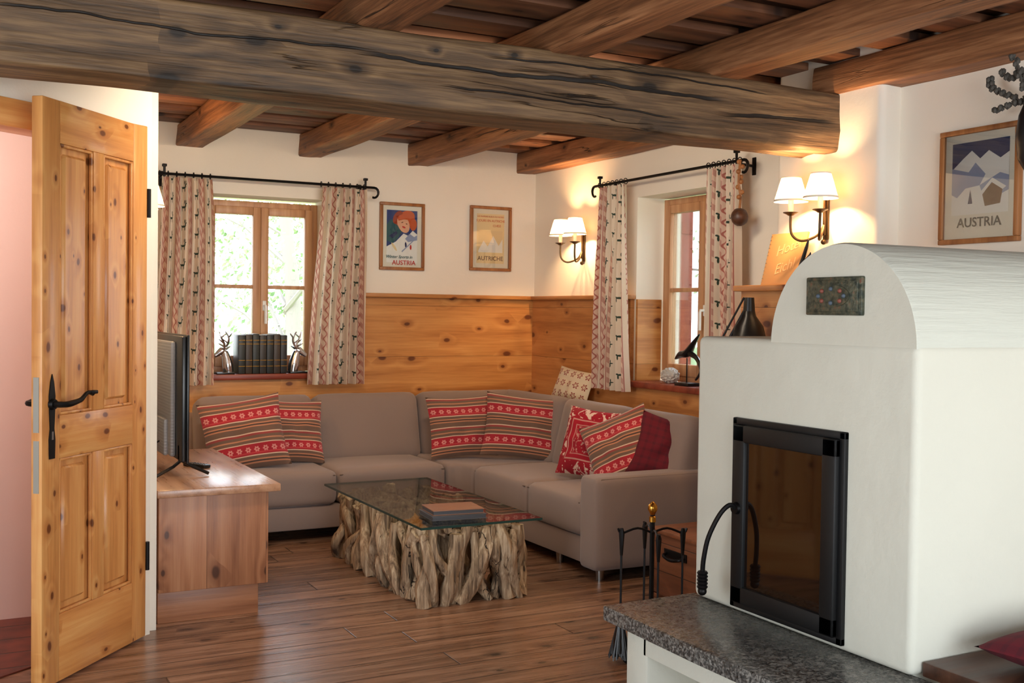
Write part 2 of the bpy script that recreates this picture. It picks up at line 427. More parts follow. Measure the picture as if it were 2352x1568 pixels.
nt=M_shade.node_tree; bs=nt.nodes['Principled BSDF']; tl=nt.nodes.new('ShaderNodeBsdfTranslucent'); tl.inputs[0].default_value=C(255,228,184); mx=nt.nodes.new('ShaderNodeMixShader'); mx.inputs[0].default_value=.4
nt.links.new(bs.outputs[0],mx.inputs[1]); nt.links.new(tl.outputs[0],mx.inputs[2])
nt.links.new(mx.outputs[0],[n for n in nt.nodes if n.type=='OUTPUT_MATERIAL'][0].inputs[0])
M_candle=plain('candle_sleeve',C(240,232,214),.5)
M_paper=plain('poster_paper',C(232,224,204),.8)
def ftile(g):
    x,y,z=g.co(); a=x*5-g.m('FLOOR',x*5); b=y*5-g.m('FLOOR',y*5)
    e=g.m('MINIMUM',g.m('MINIMUM',a,1-a),g.m('MINIMUM',b,1-b)); gp=1-g.sm(e,.02,.04)
    n=g.noise(g.comb(x,y,z),9,4)
    return dict(color=g.mix(gp,g.ramp(n,[(.3,C(80,34,26)),(.7,C(130,62,46))]),C(60,40,34)),rough=.4,bump=1-gp,bstr=.3)
M_tile=mat('red_tiles',ftile)
# ------------------------------------------------------------------ room shell
WT=.35; YB=7.4; XR=4.09; CZ=2.61
b=MB('floor'); b.box((-2.2,-2,-.12),(4.5,7.8,0),M_floor); b.done()
oz0,oz1=.965,2.17
wx0,wx1=1.6,2.42
b=MB('wall_back')
b.box((.5,YB,0),(wx0,YB+WT,2.75),M_wall); b.box((wx1,YB,0),(XR+WT,YB+WT,2.75),M_wall)
b.box((wx0,YB,0),(wx1,YB+WT,oz0-.04),M_wall); b.box((wx0,YB,oz1),(wx1,YB+WT,2.75),M_wall); b.done()
wy0,wy1=5.08,6.01
b=MB('wall_right')
b.box((XR,4.34,0),(XR+WT,wy0,2.75),M_wall); b.box((XR,wy1,0),(XR+WT,YB,2.75),M_wall)
b.box((XR,wy0,0),(XR+WT,wy1,oz0-.04),M_wall); b.box((XR,wy0,oz1),(XR+WT,wy1,2.75),M_wall)
b.box((3.80,3.64,0),(4.44,4.34,2.75),M_wall,.035,None,4)
b.box((3.92,-2,0),(4.44,3.66,2.75),M_wall); b.done()
b=MB('wall_left')
b.box((.72,4.9,0),(.85,YB,2.75),M_wall)
b.done()
Cc=V(.815,4.85,0); th=math.radians(55)
MD=frame(Cc,(-math.sin(th),-math.cos(th),0),(math.cos(th),-math.sin(th),0),(0,0,1))
b=MB('wall_door')
b.box((0,-.13,0),(.035,0,2.75),M_wall,0,None); b.box((.035,-.13,2.165),(.83,0,2.75),M_wall); b.box((.83,-.13,0),(2.6,0,2.75),M_wall)
b.done(MD)
b=MB('trim_1')
b.box((.035,-.13,2.06),(.83,.012,2.165),M_doorx,.004); b.box((.775,-.13,0),(.835,.012,2.06),M_door,.004)
b.box((.03,-.128,0),(.05,-.07,2.06),M_door,.003)
b.done(MD)
b=MB('wall_hall'); b.box((-2.2,5.33,0),(.72,5.45,2.75),M_pink); b.box((-2.3,3.2,0),(-2.2,5.45,2.75),M_pink); b.done()
b=MB('floor_hall')
p=[MD@V(0.0,-.06,0),MD@V(2.6,-.06,0),V(-2.2,5.33,0),V(.72,5.33,0),V(.74,4.92,0)]
b.prism([(q.x,q.y) for q in p],.001,.006,M_tile); b.done()
b=MB('wall_rear')
b.box((-2.2,-2.2,0),(-.4,-2,2.75),M_wall); b.box((3.5,-2.2,0),(4.44,-2,2.75),M_wall); b.box((-.4,-2.2,2.3),(3.5,-2,2.75),M_wall); b.box((-.4,-2.2,0),(3.5,-2,.15),M_wall); b.done()
b=MB('wall_side')
b.box((-2.4,-2.2,0),(-2.2,.4,2.75),M_wall); b.box((-2.4,2.6,0),(-2.2,3.4,2.75),M_wall); b.box((-2.4,.4,0),(-2.2,2.6,.5),M_wall); b.box((-2.4,.4,2.3),(-2.2,2.6,2.75),M_wall); b.done()
b=MB('ceiling')
b.box((-2.4,-2.2,2.665),(4.5,7.8,2.76),M_plank)
y=-2.0
while y<7.35:
    b.box((-2.3,y,CZ+.001),(4.3,min(y+.2,7.4),CZ+.038),M_plank,.003); y+=.34
b.done()
b=MB('ceiling_joist')
for i,x in enumerate((-1.06,-.24,.58,1.40,2.22,3.03)):
    b.hewn('Y',(x,-2.0,2.46),(x+.17,7.42,CZ),M_joist,.007,.08,.012,i)
b.hewn('Y',(3.92,4.0,2.46),(4.09,7.42,CZ),M_joist,.006,.08,.012,6)
b.hewn('Y',(3.77,-2.0,2.455),(3.95,4.05,CZ),M_joist,.006,.08,.012,7)
b.done()
b=MB('ceiling_beam'); b.hewn('X',(-2.2,3.9,2.185),(3.82,4.17,2.465),M_beam,.010,.04,.016,3); b.done()
# wainscot
wz=1.50
b=MB('trim_2')
b.box((.85,YB-.03,0),(wx0-.02,YB,wz),M_wx); b.box((wx1+.02,YB-.03,0),(XR,YB,wz),M_wx); b.box((wx0-.02,YB-.03,0),(wx1+.02,YB,oz0-.04),M_wx)
b.box((.85,YB-.07,wz),(wx0,YB,wz+.028),M_wx,.005); b.box((wx1,YB-.07,wz),(XR,YB,wz+.028),M_wx,.005); b.done()
b=MB('trim_3')
b.box((XR-.03,wy1+.02,0),(XR,YB-.03,wz),M_wy); b.box((XR-.03,4.34,0),(XR,wy0-.02,wz),M_wy); b.box((XR-.03,wy0-.02,0),(XR,wy1+.02,oz0-.04),M_wy)
b.box((XR-.07,wy1,wz),(XR,YB-.07,wz+.028),M_wy,.005); b.box((XR-.07,4.34,wz),(XR,wy0,wz+.028),M_wy,.005)
b.box((XR,wy1-.02,oz0),(XR+.19,wy1,wz),M_wx); b.box((3.68,3.55,0),(3.80,4.45,1.525),M_wy); b.box((3.80,4.34,0),(XR-.03,4.45,1.525),M_wx); b.box((3.64,3.5,1.525),(4.0,4.47,1.555),M_wy,.005)
b.done()
# ------------------------------------------------------------------ windows
def window(name,M,w,h,mt):
    b=MB(name); fr=.05; d=.06
    for lo,hi in (((0,0,0),(fr,d,h)),((w-fr,0,0),(w,d,h)),((fr,0,0),(w-fr,d,fr)),((fr,0,h-fr),(w-fr,d,h))): b.box(lo,hi,mt,.004)
    m=w/2; st=.055
    for x0,x1 in ((fr-.01,m),(m,w-fr+.01)):
        z0,z1=fr-.01,h-fr+.01; y0,y1=-.018,.04
        b.box((x0,y0,z0),(x0+st,y1,z1),mt,.006); b.box((x1-st,y0,z0),(x1,y1,z1),mt,.006)
        b.box((x0+st,y0,z0),(x1-st,y1,z0+st+.02),mt,.006); b.box((x0+st,y0,z1-st),(x1-st,y1,z1),mt,.006)
        zm=z0+(z1-z0)*.50; b.box((x0+st,y0+.008,zm-.013),(x1-st,y1-.01,zm+.013),mt,.004)
        b.box((x0+st,.008,z0+st),(x1-st,.012,z1-st),M_pane)
    hx=m+.025; b.box((hx-.013,-.028,h*.36),(hx+.013,-.018,h*.36+.07),M_white,.004)
    b.tube([(hx,-.028,h*.36+.035),(hx,-.055,h*.36+.035),(hx,-.06,h*.36+.02),(hx,-.06,h*.36-.09)],.009,M_white,8)
    return b.done(M)
window('window_1',frame((wx0,YB+.20,oz0),(1,0,0),(0,1,0),(0,0,1)),wx1-wx0,oz1-oz0-.02,M_win)
window('window_2',frame((XR+.20,wy1-.02,oz0),(0,-1,0),(1,0,0),(0,0,1)),wy1-wy0-.02,oz1-oz0-.01,M_win)
b=MB('window_sill'); b.box((wx0-.0,YB-.07,oz0-.04),(wx1+.0,YB+.2,oz0),M_sill,.008); b.done()
b=MB('window_sill'); b.box((XR-.07,wy0,oz0-.04),(XR+.2,wy1,oz0),M_sill,.008); b.done()
b=MB('window_shutter'); b.box((4.45,6.03,.9),(4.56,6.07,2.2),M_shut,.004,None)
b.box((4.46,6.02,1.05),(4.55,6.03,1.13),M_shut); b.box((4.46,6.02,1.95),(4.55,6.03,2.03),M_shut); b.done()
# ------------------------------------------------------------------ curtains
def curtain(M,w0,w1,x0,z0,z1,nf,seed,flare=0):
    b=MB('curtain')
    def fn(u,v):
        z=z1+(z0-z1)*v
        w=w0+(w1-w0)*v**.8
        x=x0+flare*v+u*w+.012*math.sin(v*3+seed)
        a=(.020+.018*v)
        y=a*math.sin(u*nf*2*math.pi+seed+.7*math.sin(v*2.5+u*4))+.012*math.sin(u*nf*4.3*math.pi+v*3+seed)
        return Vector((x,-y,z))
    b.grid(fn,nf*16,40,M_cur,lambda u,v:(u*w1*1.9+seed*.31,(1-v)*(z1-z0)))
    for i in range(nf+1):
        x=x0+w0*(i+.0)/nf
        pts=[(x,.016*math.cos(t),z1+.018+.018*math.sin(t)) for t in [k*math.pi/5 for k in range(11)]]
        b.tube(pts,.003,M_iron,6)
    return b.done(M)
Mb=frame((0,YB-.13,0),(1,0,0),(0,1,0),(0,0,1))
curtain(Mb,.32,.39,1.27,.90,2.245,6,1,-.04); curtain(Mb,.31,.41,2.34,.89,2.245,6,2.2,-.08)
Mr=frame((XR-.13,0,0),(0,-1,0),(1,0,0),(0,0,1))
curtain(Mr,.31,.44,-6.27,.90,2.245,6,3.1,-.05); curtain(Mr,.28,.30,-5.10,.62,2.245,6,4.5,.0)
def rod(M,x0,x1,z,wall):
    b=MB('curtain_rod')
    b.tube([(x0,0,z),(x1,0,z)],.009,M_iron,8,None,0,True)
    for x,s in ((x0,-1),(x1,1)):
        c=[(x,0,z)]+[(x+s*(.035+.035*math.sin(t)*(1-t*.07)),0,z-.035+.035*math.cos(t)) for t in [k*.45 for k in range(9)]]
        b.tube(c,[.009]*5+[.008]*5,M_iron,8)
        b.tube([(x-s*.03,wall,z-.02),(x-s*.03,0,z-.012),(x-s*.03,0,z+.05)],.008,M_iron,8)
        b.box((x-s*.03-.015,wall-.008,z-.07),(x-s*.03+.015,wall,z+.03),M_iron,.003)
        b.box((x-s*.03-.014,-.014,z+.045),(x-s*.03+.014,.014,z+.062),M_iron,.003)
    return b.done(M)
rod(Mb,1.27,2.69,2.263,.13); rod(Mr,-6.30,-4.82,2.263,.13)
b=MB('hanging_ornament'); x,y=3.93,4.78
b.tube([(x,y,2.26),(x-.01,y,2.14),(x+.005,y,2.06),(x,y,1.99)],.007,M_oak,6,None,4)
for i in range(8): b.ball((x+.012*math.sin(i*2.4),y+.012*math.cos(i*2.4),2.25-i*.028),.014,M_oak,None,2)
b.ball((x,y,1.945),(.048,.048,.05),M_bench,None,3,.08,5); b.done()
# ------------------------------------------------------------------ door leaf
td=math.radians(40)
MDL=frame((.79,4.80,0),(-math.sin(td),-math.cos(td),0),(math.cos(td),-math.sin(td),0),(0,0,1))
b=MB('door_1'); W=.70; H=2.155; T=.045; s=.105
b.box((0,-T,.01),(s,0,H),M_door,.004); b.box((W-s,-T,.01),(W,0,H),M_door,.004)
def rail(z0,z1): b.box((s,-T,z0),(W-s,0,z1),M_doorx,.003)
rail(2.0,H); rail(.84,1.0); rail(.01,.26)
cs=.07
for z0,z1 in ((.26,.84),(1.0,2.0)):
    b.box((W/2-cs/2,-T,z0),(W/2+cs/2,0,z1),M_door,.003)
    for x0,x1 in ((s,W/2-cs/2),(W/2+cs/2,W-s)):
        b.box((x0-.005,-T+.015,z0-.005),(x1+.005,-.022,z1+.005),M_door)
        for lo,hi in (((x0,-.016,z0),(x0+.012,-.003,z1)),((x1-.012,-.016,z0),(x1,-.003,z1)),((x0,-.016,z0),(x1,-.003,z0+.012)),((x0,-.016,z1-.012),(x1,-.003,z1))): b.box(lo,hi,M_door,.005)
        b.box((x0+.034,-T+.006,z0+.034),(x1-.034,-.009,z1-.034),M_door,.010,None,1)
hx=W-.055; hz=1.045
b.prism([(-.016,-.17),(.016,-.17),(.018,-.1),(.012,-.06),(.016,0),(.018,.06),(.010,.11),(0,.14),(-.010,.11),(-.018,.06),(-.016,0),(-.012,-.06),(-.018,-.1)],0,.004,M_iron,frame((hx,0,hz-.03),(1,0,0),(0,0,1),(0,1,0)))
b.box((W-.001,-.035,hz-.1),(W+.002,-.012,hz+.1),M_steel); b.box((W-.001,-.035,hz-.32),(W+.001,-.012,hz-.13),M_steel)
for sg in (1,-1):
    y0=0 if sg>0 else -T
    b.tube([(hx,y0,hz),(hx,y0+sg*.05,hz),(hx-.03,y0+sg*.06,hz+.002),(hx-.09,y0+sg*.06,hz+.012),(hx-.13,y0+sg*.06,hz+.035),(hx-.165,y0+sg*.06,hz+.03)],[.012,.011,.012,.009,.007,.01],M_iron,8,None,4)
    b.box((hx-.185,y0+sg*.06-.012,hz+.028),(hx-.15,y0+sg*.06+.012,hz+.042),M_iron,.004)
    b.cyl((hx,y0,hz),(hx,y0+sg*.015,hz),.022,.018,M_iron,16)
b.box((hx-.004,.004,hz-.13),(hx+.004,.006,hz-.10),M_steel)
for z in (.35,1.84): b.cyl((-.004,.004,z-.06),(-.004,.004,z+.06),.009,.009,M_iron,10)
b.done(MDL)
# ------------------------------------------------------------------ sofa
b=MB('corner_sofa'); sx0=1.45; sf=6.38; sr=3.02; sz=.42; y0=4.78
b.box((sx0,sf+.03,.07),(sr+.9,7.35,.215),M_sofa,.015); b.box((sr+.03,4.9,.07),(4.0,sf+.1,.215),M_sofa,.015)
b.box((sx0,7.14,.07),(4.04,7.35,.72),M_sofa,.03,None,3); b.box((3.80,y0+.05,.07),(4.04,7.2,.72),M_sofa,.03,None,3)
def seat(x0,x1,y0_,y1_,front):
    b.rbox(((x0+x1)/2,(y0_+y1_)/2,.32),((x1-x0)/2,(y1_-y0_)/2,.105),.045,M_sofa,None,(.004,.004,.012),12,.004)
seat(sx0,2.175,sf,7.1,0); seat(2.178,2.905,sf,7.1,0)
b.prism([(2.91,sf),(2.97,sf-.0),(3.01,sf-.05),(3.03,6.25),(3.8,6.245),(3.8,7.1),(2.91,7.1)],.216,.424,M_sofa,None,.03,4)
seat(sr,3.72,5.545,6.24,1); seat(sr,3.72,4.93,5.54,1)
def backc(c,w,rot):
    Mx=Matrix.Translation(c)@Matrix.Rotation(rot,4,'Z')@Matrix.Rotation(math.radians(-14),4,'X')
    b.rbox((0,0,0),(w/2,.105,.235),.06,M_sofa,Mx,(0,.02,.006),12,.006)
for x0,x1 in ((1.45,2.21),(2.215,2.96),(2.965,3.75)): backc(((x0+x1)/2,7.04,.60),x1-x0,0)
for a,c in ((7.12,6.225),(6.22,5.495),(5.49,4.84)): backc((3.71,(a+c)/2,.60),a-c,-math.pi/2)
b.rbox((3.52,4.86,.305),(.50,.085,.245),.03,M_sofa,None,(0,.003,.003),12)
zt=.538; b.tube([(3.04,4.785,.08),(3.04,4.785,zt-.01),(3.06,4.785,zt),(3.98,4.785,zt)],.004,M_pipe,6)
b.tube([(sx0+.03,sf+.008,.395),(2.16,sf+.008,.395)],.0035,M_pipe,6); b.tube([(2.19,sf+.008,.395),(2.89,sf+.008,.395)],.0035,M_pipe,6)
b.tube([(sr+.008,6.22,.395),(sr+.008,5.56,.395)],.0035,M_pipe,6); b.tube([(sr+.008,5.53,.395),(sr+.008,4.95,.395)],.0035,M_pipe,6)
for x,y in ((3.1,4.85),(3.95,4.85),(1.55,6.5),(3.9,7.25),(1.55,7.25),(3.12,5.3),(3.0,6.5)): b.cyl((x,y,0),(x,y,.075),.02,.026,M_steel,16)
b.done()
# ------------------------------------------------------------------ pillows
def pil(name,c,w,h,t,m,yaw,lean,roll=0,seed=0,wr=.018):
    b=MB(name)
    Mx=Matrix.Translation(c)@Matrix.Rotation(math.radians(yaw),4,'Z')@Matrix.Rotation(math.radians(90-lean),4,'X')@Matrix.Rotation(math.radians(roll),4,'Z')
    b.pillow(w,h,t,m,None,.07,seed,wr)
    return b.done(Mx)
pil('striped_throw_pillow',(1.67,6.66,.635),.50,.46,.16,M_str,-10,18,9,1)
pil('striped_throw_pillow',(2.00,6.80,.63),.44,.42,.13,M_str,4,20,-4,2)
pil('striped_throw_pillow',(3.12,6.62,.635),.47,.42,.14,M_str,-8,16,2,3)
pil('striped_throw_pillow',(3.47,6.40,.64),.54,.43,.15,M_str,-26,16,-6,4)
pil('red_ornament_pillow',(3.43,5.48,.635),.40,.42,.18,M_redp,-62,18,-4,5,.05)
pil('striped_throw_pillow',(3.45,5.20,.635),.42,.42,.13,M_str,-56,20,26,6)
pil('shade_toned_pillow',(3.62,5.00,.64),.37,.37,.12,M_plaid,-34,16,-16,7)  # striped pillow in shadow; its shade is put into a darker plaid cloth
pil('cream_ornament_pillow',(3.96,6.58,.895),.40,.24,.09,M_crm,-80,20,-6,8)
# ------------------------------------------------------------------ coffee table
b=MB('driftwood_coffee_table')
tx0,tx1,ty0,ty1=2.05,2.56,4.74,5.98
def stick(p,q,r,seed,bend=.04,n=9):
    p=Vector(p);q=Vector(q)
    d1=Vector((U(-1,1),U(-1,1),0))*bend; d2=Vector((U(-1,1),U(-1,1),0))*bend
    pts=[p,p.lerp(q,.3)+d1,p.lerp(q,.68)+d2,q]
    rr=[r*U(.7,1.2),r*U(.75,1.2),r*U(.7,1.1),r*U(.7,1.15)]
    b.tube(pts,rr,M_drift,n,None,5,True,lambda i,j:1+.42*noise.noise(Vector((i*.3,math.cos(j*6.283/n)*1.9,seed+math.sin(j*6.283/n)*1.9))))
per=[]
def edge(x0,y0_,x1,y1_,n):
    for i in range(n): per.append((x0+(x1-x0)*(i+.5)/n,y0_+(y1_-y0_)*(i+.5)/n,(x1-x0,y1_-y0_)))
edge(tx0,ty0,tx1,ty0,9); edge(tx0,ty1,tx0,ty0,21); edge(tx1,ty0,tx1,ty1,20); edge(tx0,ty1,tx1,ty1,9)
k=0
cl=lambda v,a,c:max(a,min(c,v))
for x,y,d in per:
    L=math.hypot(*d); dx,dy=d[0]/L,d[1]/L; k+=1
    sft=U(-.10,.10)
    ax,ay=x-dx*sft,y-dy*sft; bx,by=x+dx*sft,y+dy*sft
    stick((cl(ax,tx0,tx1)+U(-.02,.02),cl(ay,ty0,ty1)+U(-.02,.02),.0),(cl(bx,tx0,tx1)+U(-.015,.015),cl(by,ty0,ty1)+U(-.015,.015),U(.33,.375)),U(.024,.040),k,.04,12)
for i in range(26):
    x,y=U(tx0+.07,tx1-.07),U(ty0+.07,ty1-.07)
    stick((x,y,.0),(x+U(-.08,.08),y+U(-.08,.08),U(.33,.375)),U(.022,.03),i*3.1,.03,7)
for i in range(110):
    x,y=U(tx0+.02,tx1-.02),U(ty0+.02,ty1-.02); a=U(0,6.28); l=U(.04,.09)
    z=U(.335,.365)
    stick((x-l*math.cos(a),y-l*math.sin(a),z-.03),(x+l*math.cos(a),y+l*math.sin(a),z),U(.014,.022),i*1.7,.02,7)
b.box((1.99,4.65,.388),(2.63,6.07,.3885),M_tglass)
b.box((1.99,4.65,.3985),(2.63,6.07,.399),M_tglass)
for lo,hi in (((1.988,4.648,.388),(2.632,4.651,.399)),((1.988,6.069,.388),(2.632,6.072,.399)),((1.988,4.65,.388),(1.991,6.07,.399)),((2.629,4.65,.388),(2.632,6.07,.399))): b.box(lo,hi,M_tedge)
b.done()
M_bkg=plain('grey_cover',C(74,74,78),.5); M_bkb=plain('brown_cover',C(140,98,76),.5); M_pages=plain('pages',C(214,204,186),.8)
b=MB('book_stack'); Mx=Matrix.Translation((2.25,4.87,.3995))@Matrix.Rotation(math.radians(-6),4,'Z')
b.box((-.14,-.11,0),(.14,.11,.004),M_bkg,0,Mx); b.box((-.135,-.105,.004),(.135,.105,.018),M_bkg,0,Mx); b.box((-.14,-.11,.018),(.14,.11,.022),M_bkg,.001,Mx)
b.box((-.13,-.095,.023),(.13,.095,.026),M_bkb,0,Mx); b.box((-.127,-.092,.026),(.127,.092,.042),M_bkg,0,Mx); b.box((-.13,-.095,.042),(.13,.095,.047),M_bkb,.001,Mx); b.done()
# ------------------------------------------------------------------ sideboard, tv
b=MB('tv_sideboard')
b.box((.87,4.965,.14),(1.36,6.33,.565),M_sbz,.004); b.box((.87,4.985,0),(1.32,6.28,.14),M_sbx,.003)
b.box((.86,4.94,.565),(1.41,6.35,.60),M_sby,.004)
for y in (5.42,5.88): b.box((1.358,y-.002,.16),(1.362,y+.002,.55),M_black)
for y in (5.35,5.8,6.2): b.cyl((1.36,y,.37),(1.38,y,.37),.012,.014,M_iron,12)
b.done()
b=MB('television')
b.box((1.052,5.28,.665),(1.064,6.25,1.275),M_black,.003); b.box((1.03,5.29,.672),(1.052,6.24,1.268),M_black,.006)
b.box((1.005,5.44,.68),(1.032,6.2,1.24),M_tvb,.012); b.box((.985,5.5,.68),(1.01,6.1,.86),M_tvb,.012)
b.box((1.064,5.29,.68),(1.0645,6.24,1.268),M_stoveg)
for y in (5.36,6.1):
    b.tube([(1.04,y,.70),(1.04,y-.005,.672),(1.0,y-.02,.645),(.90,y-.10,.612)],.008,M_black,8); b.tube([(1.04,y-.005,.674),(1.09,y-.02,.645),(1.16,y-.06,.612)],.008,M_black,8)
    b.box((1.03,y-.02,.665),(1.055,y+.02,.75),M_black,.005)
b.tube([(1.0,5.6,.75),(.96,5.62,.72),(.93,5.6,.64),(.90,5.55,.608),(.88,5.5,.607)],.004,M_black,6,None,4)
b.done()
b=MB('remote_control'); Mx=Matrix.Translation((1.17,5.62,.6005))@Matrix.Rotation(.5,4,'Z'); b.box((-.022,-.08,0),(.022,.08,.018),M_black,.005,Mx)
for i in range(5):
    for j in range(3): b.cyl((-.012+j*.012,-.06+i*.022,.018),(-.012+j*.012,-.06+i*.022,.020),.004,.004,M_bkg,8,Mx)
b.done()
# ------------------------------------------------------------------ sconces
def light(name,loc,power,col,rad,parent):
    l=bpy.data.lights.new(name,'POINT'); l.energy=power; l.color=col; l.shadow_soft_size=rad
    o=bpy.data.objects.new(name,l); o.location=loc; bpy.context.scene.collection.objects.link(o); o.parent=parent
def sconce(M,pw=14,arms=(.1,-.1),out=.14):
    b=MB('wall_sconce')
    b.box((-.018,0,1.77),(.018,.012,2.0),M_bronze,.006); b.box((-.008,.012,1.79),(.008,.024,1.97),M_bronze,.004)
    b.ball((0,.02,1.76),.014,M_bronze,None,2); L=[]
    for a in arms:
        b.tube([(0,.02,1.84),(a*.15,out*.35,1.79),(a*.6,out*.75,1.765),(a*.95,out*.98,1.80),(a,out,1.89)],.0065,M_bronze,8,None,6)
        T_=Matrix.Translation((a,out,0))
        b.lathe([(0,1.885),(.012,1.887),(.02,1.893),(.036,1.9),(.037,1.903),(.012,1.901),(0,1.901)],M_bronze,T_,20)
        b.lathe([(.0,1.90),(.013,1.90),(.013,1.965),(0,1.967)],M_candle,T_,16)
        b.lathe([(.080,1.955),(.046,2.07)],M_shade,T_,32)
        b.lathe([(.0812,1.953),(.0805,1.962),(.079,1.963)],M_candle,T_,32); b.lathe([(.047,2.066),(.0465,2.072),(.0455,2.072)],M_candle,T_,32)
        b.tube([(a,out,1.965),(a,out,1.99)],.006,M_bronze,8)
        b.tube([(a-.05,out,2.045),(a+.05,out,2.045)],.0015,M_bronze,6)
        L.append((a,out,2.015))
    o=b.done(M)
    for p in L: light('bulb',p,pw,(1,.62,.30),.018,o)
    return o
sconce(frame((XR,6.67,0),(0,-1,0),(-1,0,0),(0,0,1)))
sconce(frame((3.80,3.97,0),(0,-1,0),(-1,0,0),(0,0,1)))
sconce(frame((.85,6.3,0),(0,1,0),(1,0,0),(0,0,1)),14,(.1,-.1),.18)
# ------------------------------------------------------------------ pictures
def pcol(n,c): return plain(n,c,.8)
K_blue=pcol('ink_blue',C(38,62,120)); K_navy=pcol('ink_navy',C(34,48,92)); K_red=pcol('ink_red',C(200,50,40)); K_org=pcol('ink_orange',C(206,92,40)); K_skin=pcol('ink_skin',C(232,176,140)); K_teal=pcol('ink_teal',C(40,92,96)); K_wht=pcol('ink_white',C(240,236,226)); K_gry=pcol('ink_grey',C(150,160,186)); K_brn=pcol('ink_brown',C(110,70,46)); K_yel=pcol('ink_cream',C(236,212,160)); K_blk=pcol('ink_black',C(36,34,36)); K_dorg=pcol('ink_dark_orange',C(160,60,26))
def picture(M,w,h,shapes,texts,border=.045,name='framed_poster'):
    b=MB(name); f=.022
    for lo,hi in (((-w/2,-.03,-h/2),(w/2,-.001,-h/2+f)),((-w/2,-.03,h/2-f),(w/2,-.001,h/2)),((-w/2,-.03,-h/2+f),(-w/2+f,-.001,h/2-f)),((w/2-f,-.03,-h/2+f),(w/2,-.001,h/2-f))): b.box(lo,hi,M_oak,.004)
    b.box((-w/2+f,-.012,-h/2+f),(w/2-f,-.004,h/2-f),M_paper)
    PW,PH=w-2*f-2*border,h-2*f-2*border
    def loc(u,v,l): return (-PW/2+u*PW,-.0125-.0003*l,-PH/2+v*PH)
    for l,(pts,m) in enumerate(shapes):
        b.poly([loc(u,v,l+1) for u,v in pts],m)
    for (s_,sz_,u,v,m,sh) in texts:
        b.text(s_,sz_,frame(loc(u,v,len(shapes)+2),(1,0,0),(0,0,1),(0,-1,0)),m,'CENTER',.0002,sh,sz_*.012)
    b.box((-w/2+f,-.021,-h/2+f),(w/2-f,-.020,h/2-f),M_pic)
    return b.done(M)
def ell(cx,cy,rx,ry,n=20,rot=0):
    return [(cx+rx*math.cos(6.2832*i/n)*math.cos(rot)-ry*math.sin(6.2832*i/n)*math.sin(rot),cy+rx*math.cos(6.2832*i/n)*math.sin(rot)+ry*math.sin(6.2832*i/n)*math.cos(rot)) for i in range(n)]
MP=lambda x,z:frame((x,YB,z),(1,0,0),(0,1,0),(0,0,1))
picture(MP(2.985,1.94),.345,.485,[
 ([(0,.3),(1,.3),(1,1),(0,1)],K_blue),([(0,0),(1,0),(1,.55),(.85,.62),(.7,.52),(.55,.56),(.3,.40),(0,.30)],K_wht),
 ([(.6,.46),(.75,.56),(.9,.50),(1,.54),(1,.44),(.7,.40)],K_gry),
 ([(0,.42),(.18,.36),(.36,.46),(.52,.62),(.36,.78),(.12,.82),(0,.72)],K_teal),([(.06,.50),(.2,.46),(.36,.56),(.3,.6),(.16,.54)],K_navy),
 (ell(.60,.84,.32,.15,20,.2),K_org),(ell(.36,.86,.18,.11,14,.5),K_dorg),(ell(.86,.74,.12,.12,14),K_org),(ell(.54,.74,.22,.15,20,-.5),K_skin),
 ([(.34,.86),(.5,.93),(.72,.90),(.74,.82),(.56,.83),(.38,.80)],K_org),
 (ell(.50,.77,.035,.010,10,.2),K_brn),(ell(.64,.745,.03,.010,10,-.2),K_brn),(ell(.55,.68,.06,.018,12,-.2),K_red),
 (ell(.24,.30,.12,.03,10,-.7),K_yel),(ell(.62,.34,.03,.06,10,.2),K_navy),(ell(.78,.30,.03,.05,10),K_red),
 ([(.48,.22),(.9,.46),(.92,.45),(.5,.2)],K_gry)],
 [('Winter Sports in',.030,.40,.085,K_teal,.3),('AUSTRIA',.046,.56,-.04,K_red,0)],.032)
picture(MP(3.70,1.955),.345,.485,[([(0,0),(1,0),(1,1),(0,1)],K_yel),([(.06,.22),(.94,.22),(.94,.66),(.06,.66)],pcol('ink_pale',C(228,204,156))),([(.06,.25),(.25,.46),(.4,.34),(.6,.56),(.8,.36),(.94,.5),(.94,.22),(.06,.22)],K_wht)],
 [('LES RAPIDES BLEUS DU NORD',.0165,.5,.93,K_org,0),('5 JOURS EN AUTRICHE',.0235,.5,.84,K_org,0),('13.450',.026,.72,.74,K_org,0),('AUTRICHE',.045,.5,.06,K_brn,0)],.035)
Mw=frame((3.92,3.19,1.965),(0,-1,0),(1,0,0),(0,0,1))
picture(Mw,.40,.49,[([(0,.2),(1,.2),(1,1),(0,1)],K_navy),([(0,.70),(.2,.82),(.35,.90),(.5,.80),(.65,.88),(.85,.78),(1,.84),(1,.18),(0,.18)],K_wht),
 ([(.0,.72),(.3,.66),(.42,.76),(.6,.62),(.5,.5),(.25,.48),(.1,.38),(.0,.42)],K_gry),([(.5,.5),(.85,.62),(1,.58),(1,.42),(.8,.36),(.6,.3)],K_gry),
 ([(.55,.40),(.72,.52),(.9,.44),(.86,.28),(.6,.26)],K_brn),([(.50,.41),(.72,.57),(.96,.46),(.9,.43),(.71,.52),(.55,.39)],K_wht),([(.3,.3),(.34,.46),(.38,.3)],K_navy)],
 [('AUSTRIA',.056,.5,.04,K_blk,0)],.035)
